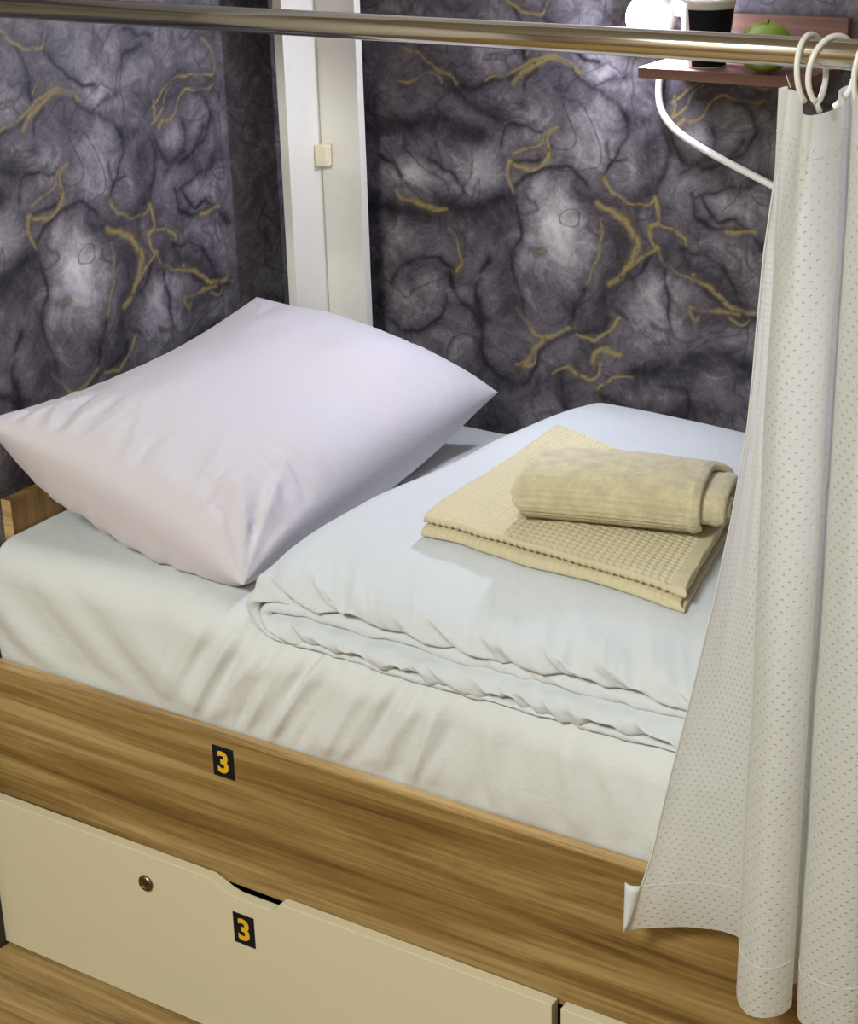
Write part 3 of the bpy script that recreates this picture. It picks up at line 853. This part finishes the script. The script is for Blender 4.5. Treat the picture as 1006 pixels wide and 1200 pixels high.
# ================================================================ TOWELS
DUV_TOP = .7345
def waffle_towel():
    c = {'L': np.array((-1.157, .172)), 'F': np.array((-.788, .143)), 'R': np.array((-.846, .432)), 'B': np.array((-1.166, .540))}
    t = .0060
    # serpentine path in (b, z): four leaves, two round folds at the front
    lay = [.0035, .0105, .0185, .0255]
    pts, fine0 = [], None
    def leaf(z, b0, b1, n):
        for k in range(n):
            q = k / n
            pts.append((b0 + (b1 - b0) * q, z))
    def turn(b, z0, z1, s, n):
        r = (z1 - z0) / 2
        for k in range(n):
            a = math.pi * k / n
            pts.append((b + s * 1.4 * r * math.sin(a), z0 + r - r * math.cos(a)))
    D = .345
    leaf(lay[0], D, .006, 24); turn(.006, lay[0], lay[1], -1, 14)
    leaf(lay[1], .006, D - .01, 20); turn(D - .01, lay[1], lay[2], 1, 8)
    leaf(lay[2], D - .01, .012, 20)
    fine0 = len(pts)
    turn(.012, lay[2], lay[3], -1, 16)
    leaf(lay[3], .012, D - .004, 200)
    pts.append((D - .004, lay[3]))
    P = np.array(pts)
    tan = np.gradient(P, axis=0); tan /= np.linalg.norm(tan, axis=1)[:, None] + 1e-9
    nor = np.stack([-tan[:, 1], tan[:, 0]], -1)
    S = np.concatenate([[0], np.cumsum(np.hypot(*np.diff(P, axis=0).T))])
    na = 210
    A = np.linspace(0, 1, na)
    SS, AA = np.meshgrid(S, A, indexing='ij')
    n = len(P)
    cell = .0098
    # waffle relief: sunk cells between raised ribs
    def relief(s, a):
        ax = np.abs(np.sin(np.pi * a * .37 / cell)); sx = np.abs(np.sin(np.pi * s / cell))
        return np.minimum(ax, sx)
    wf = relief(SS, AA) * .0028
    # plain selvedge at the right end
    wf = wf * (1 - sstep(.955, .965, AA))
    drift = np.array([.003 * nz(k * .02, 3.0) for k in range(n)])
    out = []
    for sg in (1, -1):
        off = sg * t * .5 * np.ones((n, na))
        # outward side on folds and top leaf
        if sg == 1:
            pass
        off = off - sg * wf * (.3 if sg == -1 else 1.0)
        b = P[:, 0][:, None] + nor[:, 0][:, None] * off
        z = P[:, 1][:, None] + nor[:, 1][:, None] * off
        # leaves end at slightly different lengths on the right
        k_leaf = np.clip(P[:, 1] / .0255, 0, 1)[:, None]
        a2 = AA * (1 + .012 * np.sin(9 * k_leaf) * sstep(.8, 1.0, AA)) + .004 * (1 - k_leaf) * AA
        edge_w = .0022 * np.sin(SS * 90 + 3 * k_leaf) * (sstep(.97, 1, AA) + 1 - sstep(0, .03, AA))
        a3 = a2 + edge_w
        bb = b / D
        X = (1 - a3) * (1 - bb) * c['L'][0] + a3 * (1 - bb) * c['F'][0] + a3 * bb * c['R'][0] + (1 - a3) * bb * c['B'][0]
        Y = (1 - a3) * (1 - bb) * c['L'][1] + a3 * (1 - bb) * c['F'][1] + a3 * bb * c['R'][1] + (1 - a3) * bb * c['B'][1]
        Y = Y + .003 * np.sin(a3 * 11) * (1 - bb) * (k_leaf < .6)
        Zs = towel_ground(X, Y) + z + .0015 * np.sin(X * 31) * np.cos(Y * 27) * k_leaf - .003 * sstep(.75, 1.0, AA) * k_leaf
        out.append(np.stack([X, Y, Zs], -1))
    top, bot = out
    V = np.concatenate([top, bot[:, ::-1]], 1)     # closed loop across the width
    return grid_mesh('waffle_towel', V, wrap_v=True), V

from mathutils.bvhtree import BVHTree
def _top_samples():
    """height of the duvet's top over a grid, for the towels lying on it"""
    me = bpy.data.objects['folded_duvet'].data
    tree = BVHTree.FromPolygons([v.co.copy() for v in me.vertices], [tuple(p.vertices) for p in me.polygons])
    gx = np.linspace(-1.26, -.66, 41); gy = np.linspace(.06, .66, 41)
    Z = np.full((len(gx), len(gy)), .73)
    for i, x in enumerate(gx):
        for j, y in enumerate(gy):
            h = tree.ray_cast(Vector((x, y, 1.0)), Vector((0, 0, -1)))
            if h[0] is not None: Z[i, j] = h[0].z
    return gx, gy, Z
_gx, _gy, _gz = _top_samples()
def towel_ground(X, Y):
    fx = np.clip((X - _gx[0]) / (_gx[1] - _gx[0]), 0, len(_gx) - 1.001)
    fy = np.clip((Y - _gy[0]) / (_gy[1] - _gy[0]), 0, len(_gy) - 1.001)
    i, j = fx.astype(int), fy.astype(int)
    a, b = fx - i, fy - j
    return (_gz[i, j] * (1 - a) * (1 - b) + _gz[i + 1, j] * a * (1 - b) + _gz[i, j + 1] * (1 - a) * b + _gz[i + 1, j + 1] * a * b) + .001
me, WV = waffle_towel()
tag(link('waffle_towel', me, M['waffle'], None, True), 'beige waffle-weave towel folded square, lying on the duvet', 'towel')

def terry_towel():
    t = .0105
    a0, b0 = .066, .0335
    turns = 2.35
    th = np.concatenate([np.linspace(0, .55, 70), np.linspace(.56, turns, 150)]) * 2 * math.pi
    P = []
    for q in th:
        k = q / (2 * math.pi)
        a = a0 - t * 1.02 * k; b = b0 - t * 1.12 * k
        a, b = max(a, .012), max(b, .0045)
        ang = math.radians(-128) - q           # starts low at the front, runs up the front face and over the top
        c, s = math.cos(ang), math.sin(ang)
        e = 2 / 2.7
        P.append((math.copysign(abs(c) ** e, c) * a, math.copysign(abs(s) ** e, s) * b))
    P = np.array(P)
    tan = np.gradient(P, axis=0); tan /= np.linalg.norm(tan, axis=1)[:, None] + 1e-9
    nor = np.stack([tan[:, 1], -tan[:, 0]], -1)
    # make the normal point outwards
    flip = np.sign((nor * P).sum(1)); flip[flip == 0] = 1
    nor = nor * np.median(flip)
    S = np.concatenate([[0], np.cumsum(np.hypot(*np.diff(P, axis=0).T))])
    k = th / (2 * math.pi)
    right = .112 + .020 * sstep(.42, .60, k) + .008 * sstep(.9, 1.1, k) + .004 * sstep(1.5, 1.7, k)
    left = -.112 + np.array([.005 * nz(s * 30, 1.0) + .004 * nz(s * 80, 2.0) for s in S]) - .004 * np.sin(k * 9)
    m_s, m_e = 74, 7
    rows = []
    n = len(P)
    W, H, X = [], [], []
    def add(x, off):
        X.append(x); W.append(P[:, 0] + nor[:, 0] * off); H.append(P[:, 1] + nor[:, 1] * off)
    rr = t * .5
    rib = np.where((S < .052), .0011 * np.sin(S * 2 * math.pi / .0052), 0.0) * sstep(.0, .004, S)
    fz = lambda x, sg: np.array([.0017 * nz(s * 260, float(np.mean(x)) * 260, sg * 5.0) + .0013 * nz(s * 520, float(np.mean(x)) * 520, sg * 9.0) for s in S])
    for j in range(m_s + 1):
        q = j / m_s
        x = left + rr + (right - left - 2 * rr) * q
        off = rr + rib + np.where(S > .05, fz(x, 1), fz(x, 1) * .25)
        # woven hem bead along the right end
        add(x, off + .0014 * (1 if .965 < q < .99 else 0))
    for j in range(1, m_e):
        a = math.pi * j / m_e
        add(right - rr + rr * math.sin(a), np.full(n, rr * math.cos(a)))
    for j in range(m_s + 1):
        q = 1 - j / m_s
        x = left + rr + (right - left - 2 * rr) * q
        add(x, -rr * np.ones(n))
    for j in range(1, m_e):
        a = math.pi * j / m_e
        add(left + rr - rr * math.sin(a), np.full(n, -rr * math.cos(a)))
    X, W, H = np.array(X).T, np.array(W).T, np.array(H).T
    ang = math.radians(15)
    cx, cy = -.946, .292
    wx = cx + X * math.cos(ang) - W * math.sin(ang)
    wy = cy + X * math.sin(ang) + W * math.cos(ang)
    H = H - H.min()
    # sags a little towards both ends
    wz = float(WV[..., 2].max()) - .0015 + H * (1 - .10 * (X / .12) ** 2) + .0008
    V = np.stack([wx, wy, wz], -1)
    me = grid_mesh('terry_towel', V, wrap_v=True)
    bm = bmesh.new(); bm.from_mesh(me)
    bmesh.ops.holes_fill(bm, edges=[e for e in bm.edges if e.is_boundary], sides=0)
    bmesh.ops.recalc_face_normals(bm, faces=bm.faces); bm.to_mesh(me); bm.free()
    return me
tag(link('rolled_terry_towel', terry_towel(), M['terry'], None, True), 'small beige terry towel rolled up on top of the waffle towel', 'towel')

# ================================================================ CURTAIN ROD, RINGS, CURTAIN
RY, RZ, RR = -.05, 1.392, .0128
rod = empty('curtain_rod', (-.8, RY, RZ), 'polished chrome curtain rod across the front of the bunk', 'rod')
bm_link('tube', lathe_bm([(0, -1.0), (RR, -1.0), (RR, 1.0), (0, 1.0)], (-.80, RY, RZ), 48, 'X'), M['chrome'], rod, True)
for x, s in ((-1.80, 1), (.20, -1)):
    bm_link('end_flange', lathe_bm([(0, 0), (.028, 0), (.028, s * .006), (.016, s * .012), (.016, s * .03), (0, s * .03)], (x - s * .001, RY, RZ), 32, 'X'), M['chrome'], rod)
# brackets carry the rod on the partition ends
for x0, x1 in ((-1.828, -1.802), (.202, .23)):
    box('end_bracket', x0, x1, RY - .03, -.0305, RZ - .04, RZ + .04, M['chrome'], rod, .003)

def ring(x, tilt, label, lean=0.0):
    """open plastic C-ring hanging over the rod"""
    pts = []
    R = .0245
    for k in range(35):
        a = math.radians(235 - 310 * k / 34)
        pts.append((R * .86 * math.cos(a), R * 1.22 * math.sin(a)))
    # inward hook at the open end
    pts.append((pts[-1][0] + .004, pts[-1][1] - .007))
    P = []
    for (a, b) in pts:
        yy, zz = a, b - .0150
        xx = tilt * a + lean * (zz)
        P.append((x + xx, RY + yy, RZ + zz))
    bm = tube_bm(P, .0026, 12)
    o = bm_link('curtain_ring', bm, M['white_plastic'], None, True)
    return tag(o, label, 'curtain ring', 'white plastic rings on the rod')
ring(-.592, .22, 'leftmost white plastic curtain ring on the chrome rod', -.10)
ring(-.571, .62, 'white plastic curtain ring beside the leftmost one, turned wider open', .05)
ring(-.538, .30, 'white plastic curtain ring at the right edge of the picture', .0)

def build_curtain():
    # feature lines of the drape: (x at z, y at z)
    Ez = [.43, .544, .655, .761, .861, .955, 1.044, 1.103, 1.209, 1.287, 1.362]
    Ex = [-.757, -.726, -.704, -.683, -.663, -.647, -.636, -.632, -.628, -.619, -.612]
    def feats(z):
        w = float(np.clip((1.13 - z) / .70, 0, 1))
        hi = float(sstep(1.12, 1.36, np.array(z)))
        xe = float(np.interp(z, Ez, Ex))
        f = []
        f.append((xe, -.045 - .004 * (1 - w)))
        f.append((xe + (-.652 + .030 * (1 - w) - xe) * .45, -.046 + .020 * w))
        f.append((-.652 + .032 * (1 - w), -.050 + .030 * w))
        f.append((-.626 + .010 * (1 - w), -.052 + .026 * w))
        f.append((-.611 + .006 * hi, -.066 - .006 * w + .012 * hi))
        f.append((-.597 + .006 * hi, -.085 + .018 * hi))
        f.append((-.577 + .004 * hi, -.095 - .012 * hi))
        f.append((-.558, -.088 - .010 * hi))
        f.append((-.5510, -.072))
        f.append((-.5660, -.046))
        f.append((-.5665, -.034))
        f.append((-.5610, -.030))
        f.append((-.5535, -.050))
        f.append((-.537, -.077))
        f.append((-.503, -.092))
        f.append((-.478, -.088))
        f.append((-.466, -.060))
        f.append((-.462, -.032))
        f.append((-.440, -.028))
        f.append((-.418, -.060))
        f.append((-.395, -.090))
        f.append((-.370, -.080))
        f.append((-.358, -.040))
        f.append((-.335, -.026))
        f.append((-.312, -.060))
        f.append((-.288, -.088))
        f.append((-.262, -.070))
        return f
    zt = [1.362, 1.361, 1.360, 1.360, 1.360, 1.357, 1.350, 1.351, 1.356, 1.360, 1.362, 1.364, 1.366, 1.362, 1.352, 1.355, 1.362] + [1.36] * 10
    zh = [.434, .447, .457, .452, .428, .420, .424, .428, .432, .430, .430, .430, .427, .421, .424, .430, .433] + [.43] * 10
    sub = 9
    zt = np.array([float(q[0]) for q in catmull([(a,) for a in zt], sub)])
    zh = np.array([float(q[0]) for q in catmull([(a,) for a in zh], sub)])
    zs = np.linspace(.40, 1.40, 121)
    table = np.array([catmull(feats(z), sub) for z in zs])        # (nz, nc, 2)
    nc = table.shape[1]
    nr = 150
    V = np.zeros((nc, nr, 3)); Cl = np.zeros((nc, nr, 3))
    hemx = table[3]
    arc = np.concatenate([[0], np.cumsum(np.hypot(*np.diff(hemx, axis=0).T))])
    for c in range(nc):
        z = zt[c] + (zh[c] - zt[c]) * np.linspace(0, 1, nr)
        V[c, :, 0] = np.interp(z, zs, table[:, c, 0])
        V[c, :, 1] = np.interp(z, zs, table[:, c, 1])
        V[c, :, 2] = z
        # soft random buckling of the fabric
        for r in range(nr):
            q = r / nr
            V[c, r, 1] += .004 * nz(arc[c] * 16, z[r] * 3.0, 2.0) * min(1, q * 6) + .0016 * nz(arc[c] * 40, z[r] * 7, 5.0)
            V[c, r, 0] += .002 * nz(arc[c] * 9, z[r] * 6, 9.0)
        Cl[c, :, 0] = arc[c]; Cl[c, :, 1] = (z - .43)
    me = grid_mesh('curtain_panel', V)
    at = me.attributes.new('cloth', 'FLOAT_VECTOR', 'POINT')
    at.data.foreach_set('vector', Cl.reshape(-1).astype(np.float32))
    return me, V
cme, CV = build_curtain()
cur = empty('curtain', (-.6, RY, .43), 'white dotted curtain gathered to the right, hanging from the chrome rod', 'curtain')
link('panel', cme, M['curtain'], cur, True)
# turned-over corner of the side hem
e = CV[0, -12:]
bm = bmesh.new()
rows = []
for k in range(8):
    z = .434 + (.497 - .434) * k / 7
    w = .004 + .0145 * (k / 7) ** .8
    x0 = -.7585 + .001 * k / 7
    rows.append([bm.verts.new((x0 + w * j / 4, -.0465 - .0035 * math.sin(math.pi * j / 4), z + .0015 * j / 4)) for j in range(5)])
for a, b in zip(rows[:-1], rows[1:]):
    for j in range(4):
        bm.faces.new((a[j], a[j + 1], b[j + 1], b[j]))
g = bmesh.ops.extrude_face_region(bm, geom=bm.faces[:])
bmesh.ops.translate(bm, verts=[v for v in g['geom'] if isinstance(v, bmesh.types.BMVert)], vec=(0, .0012, 0))
tab = bm_link('hem_corner', bm, M['sheet'], cur, True)
# doubled seams
def seam(row_z, name):
    pts = []
    for c in range(0, CV.shape[0], 2):
        col = CV[c]
        k = int(np.argmin(np.abs(col[:, 2] - (col[0, 2] - .036 if row_z > 1 else row_z + (col[-1, 2] - .43)))))
        pts.append(tuple(col[k] + np.array((0, -.0006, 0))))
    return bm_link(name, tube_bm(pts, .00040, 6), M['curtain'], cur, True)
seam(1.32, 'header_seam')
seam(.49, 'hem_seam')
side = [tuple(CV[0, k] + np.array((-.0002, -.0004, 0))) for k in range(0, CV.shape[1], 3)]
bm_link('side_hem', tube_bm(side, .0009, 8), M['curtain'], cur, True)
bm_link('loose_thread', tube_bm([(-.6085, -.050, 1.361), (-.6105, -.051, 1.366), (-.6125, -.052, 1.372)], .0005, 6), M['sheet'], cur)

# ================================================================ CORNER BOXING (two white boards in an L)
bx = empty('corner_boxing', (-1.70, .70, .66), 'white L-shaped boards boxing in the corner behind the pillow', 'boxing')
box('side_board', -1.716, -1.700, .648, .747, .66, 1.519, M['white_board'], bx, .0008)
box('face_board', -1.6995, -1.626, .731, .747, .66, 1.519, M['white_board'], bx, .0008)
br = box('corner_bracket', -1.6995, -1.679, .712, .7305, 1.060, 1.092, M['beige_plastic'], bx, .002)
br['label'] = 'small beige plastic corner bracket'

# ================================================================ SHELF AND WHAT STANDS ON IT
sh = empty('wall_shelf', (-1.0, .75, 1.235), 'small walnut wall shelf holding the cup and apple', 'shelf')
box('board', -1.124, -.882, .680, .799, 1.2345, 1.2485, M['shelf'], sh, .0008)
box('back_rail', -1.045, -.872, .785, .799, 1.2490, 1.311, M['shelf'], sh, .0008)
for x in (-1.095, -.91):
    bm_link('bracket', prism_bm([(.72, 1.234), (.799, 1.234), (.799, 1.19), (.790, 1.19)], 0, x - .006 if x > -1 else x - .006, x + .006), M['shelf'], sh) if x > -1 else None

cup = empty('paper_cup', (-1.045, .724, 1.249), 'white paper cup with a black printed front on the shelf', 'cup')
cz = 1.2488
prof = [(0, .004), (.0225, .004), (.0235, 0), (.0262, 0), (.0265, .001), (.0372, .0845), (.0385, .0850), (.0398, .0865), (.0398, .0890), (.0385, .0900), (.0368, .0890), (.0362, .0850), (.0255, .006), (0, .006)]
body = bm_link('body', lathe_bm(prof, (-1.045, .724, cz), 56), M['white_plastic'], cup, True)
bm = bmesh.new()
rows = []
for k in range(9):
    h = .002 + .0745 * k / 8
    r = .0265 + (.0372 - .0265) * (h - .001) / .0835 + .0005
    rows.append([bm.verts.new((-1.045 + r * math.cos(math.radians(q)), .724 + r * math.sin(math.radians(q)), cz + h)) for q in np.linspace(-109, 7, 40)])
for a, b in zip(rows[:-1], rows[1:]):
    for j in range(39):
        bm.faces.new((a[j], a[j + 1], b[j + 1], b[j]))
pb = bm_link('printed_panel', bm, M['black'], body, True)

apple = empty('green_apple', (-.952, .705, 1.249), 'green apple on the wall shelf beside the cup', 'apple')
am, ant, and_, alk, ap = new_mat('apple_skin')
tcn = N(and_, 'ShaderNodeTexCoord')
an1 = N(and_, 'ShaderNodeTexNoise'); an1.inputs['Scale'].default_value = 35; an1.inputs['Detail'].default_value = 4
alk.new(tcn.outputs['Object'], an1.inputs['Vector'])
acr = N(and_, 'ShaderNodeValToRGB')
acr.color_ramp.elements[0].position = .3; acr.color_ramp.elements[0].color = (.17, .25, .018, 1)
acr.color_ramp.elements[1].position = .7; acr.color_ramp.elements[1].color = (.30, .40, .035, 1)
alk.new(an1.outputs['Fac'], acr.inputs[0]); alk.new(acr.outputs[0], ap.inputs['Base Color'])
ap.inputs['Roughness'].default_value = .3
prof = []
for k in range(29):
    a = math.pi * k / 28
    r = math.sin(a) * .0355 * (1 + .05 * math.cos(a))
    h = -math.cos(a) * .0330
    h -= .011 * math.exp(-(r / .009) ** 2) * (1 if a > 1.57 else 0)
    h += .006 * math.exp(-(r / .009) ** 2) * (1 if a < 1.57 else 0)
    prof.append((max(r, 0) if 0 < k < 28 else 0, h))
bma = lathe_bm(prof, (-.952, .705, 1.249 + .0325), 48)
for v in bma.verts:
    dx, dy = v.co.x + .952, v.co.y - .705
    an = math.atan2(dy, dx); r = math.hypot(dx, dy)
    f = 1 + .025 * math.cos(5 * an) * (1 if v.co.z < 1.275 else .3)
    v.co.x = -.952 + dx * f; v.co.y = .705 + dy * f
bm_link('flesh', bma, am, apple, True)
bm_link('stem', tube_bm([(-.952, .705, 1.2995), (-.9515, .705, 1.308), (-.949, .7045, 1.315)], [.0012, .0011, .0016], 8), M['dark'], apple, True)

# ================================================================ WALL LAMP (the light inside the bunk)
lamp = empty('wall_lamp', (-1.16, .79, 1.30), 'glowing round white wall lamp beside the shelf', 'lamp')
bm_link('base', lathe_bm([(0, 0), (.033, 0), (.033, -.029), (.0318, -.030), (.0295, -.029), (.0295, -.018), (0, -.018)], (-1.158, .7995, 1.300), 40, 'Y'), M['white_plastic'], lamp, True)  # raised rim added to keep the bulb's light off the nearby wall
bm_link('side_disc', lathe_bm([(0, 0), (.014, 0), (.014, -.010), (.012, -.012), (0, -.012)], (-1.120, .7995, 1.316), 32, 'Y'), M['white_plastic'], lamp, True)  # flat round disc on the wall, right of the bulb
bm_link('side_knob', lathe_bm([(0, 0), (.003, 0), (.003, -.004), (0, -.004)], (-1.111, .7870, 1.317), 16, 'Y'), M['dark'], lamp)  # small dark knob on the disc
bulb_m = simple('glowing_diffuser', (.9, .9, .9), .4, emit=(BULB_COLOR, BULB_STRENGTH))
prof = [(.0275 * math.cos(math.pi / 2 * k / 12) if k < 12 else 0, -.0195 - .030 * math.sin(math.pi / 2 * k / 12)) for k in range(13)]
bm_link('bulb', lathe_bm(prof, (-1.158, .7995, 1.300), 32, 'Y'), bulb_m, lamp, True)

# ================================================================ CABLE
cpts = catmull([(-1.146, .7935, 1.2335), (-1.148, .7935, 1.195), (-1.142, .7935, 1.169), (-1.122, .7935, 1.147), (-1.088, .7935, 1.128), (-1.042, .7935, 1.108), (-1.003, .7935, 1.093), (-.970, .7935, 1.080), (-.90, .7935, 1.050), (-.80, .7935, 1.010), (-.70, .7935, .985)], 8)
tag(bm_link('power_cable', tube_bm(cpts, .0052, 14), M['white_plastic'], None, True), 'thick white cable curving down the wall from under the shelf', 'cable')
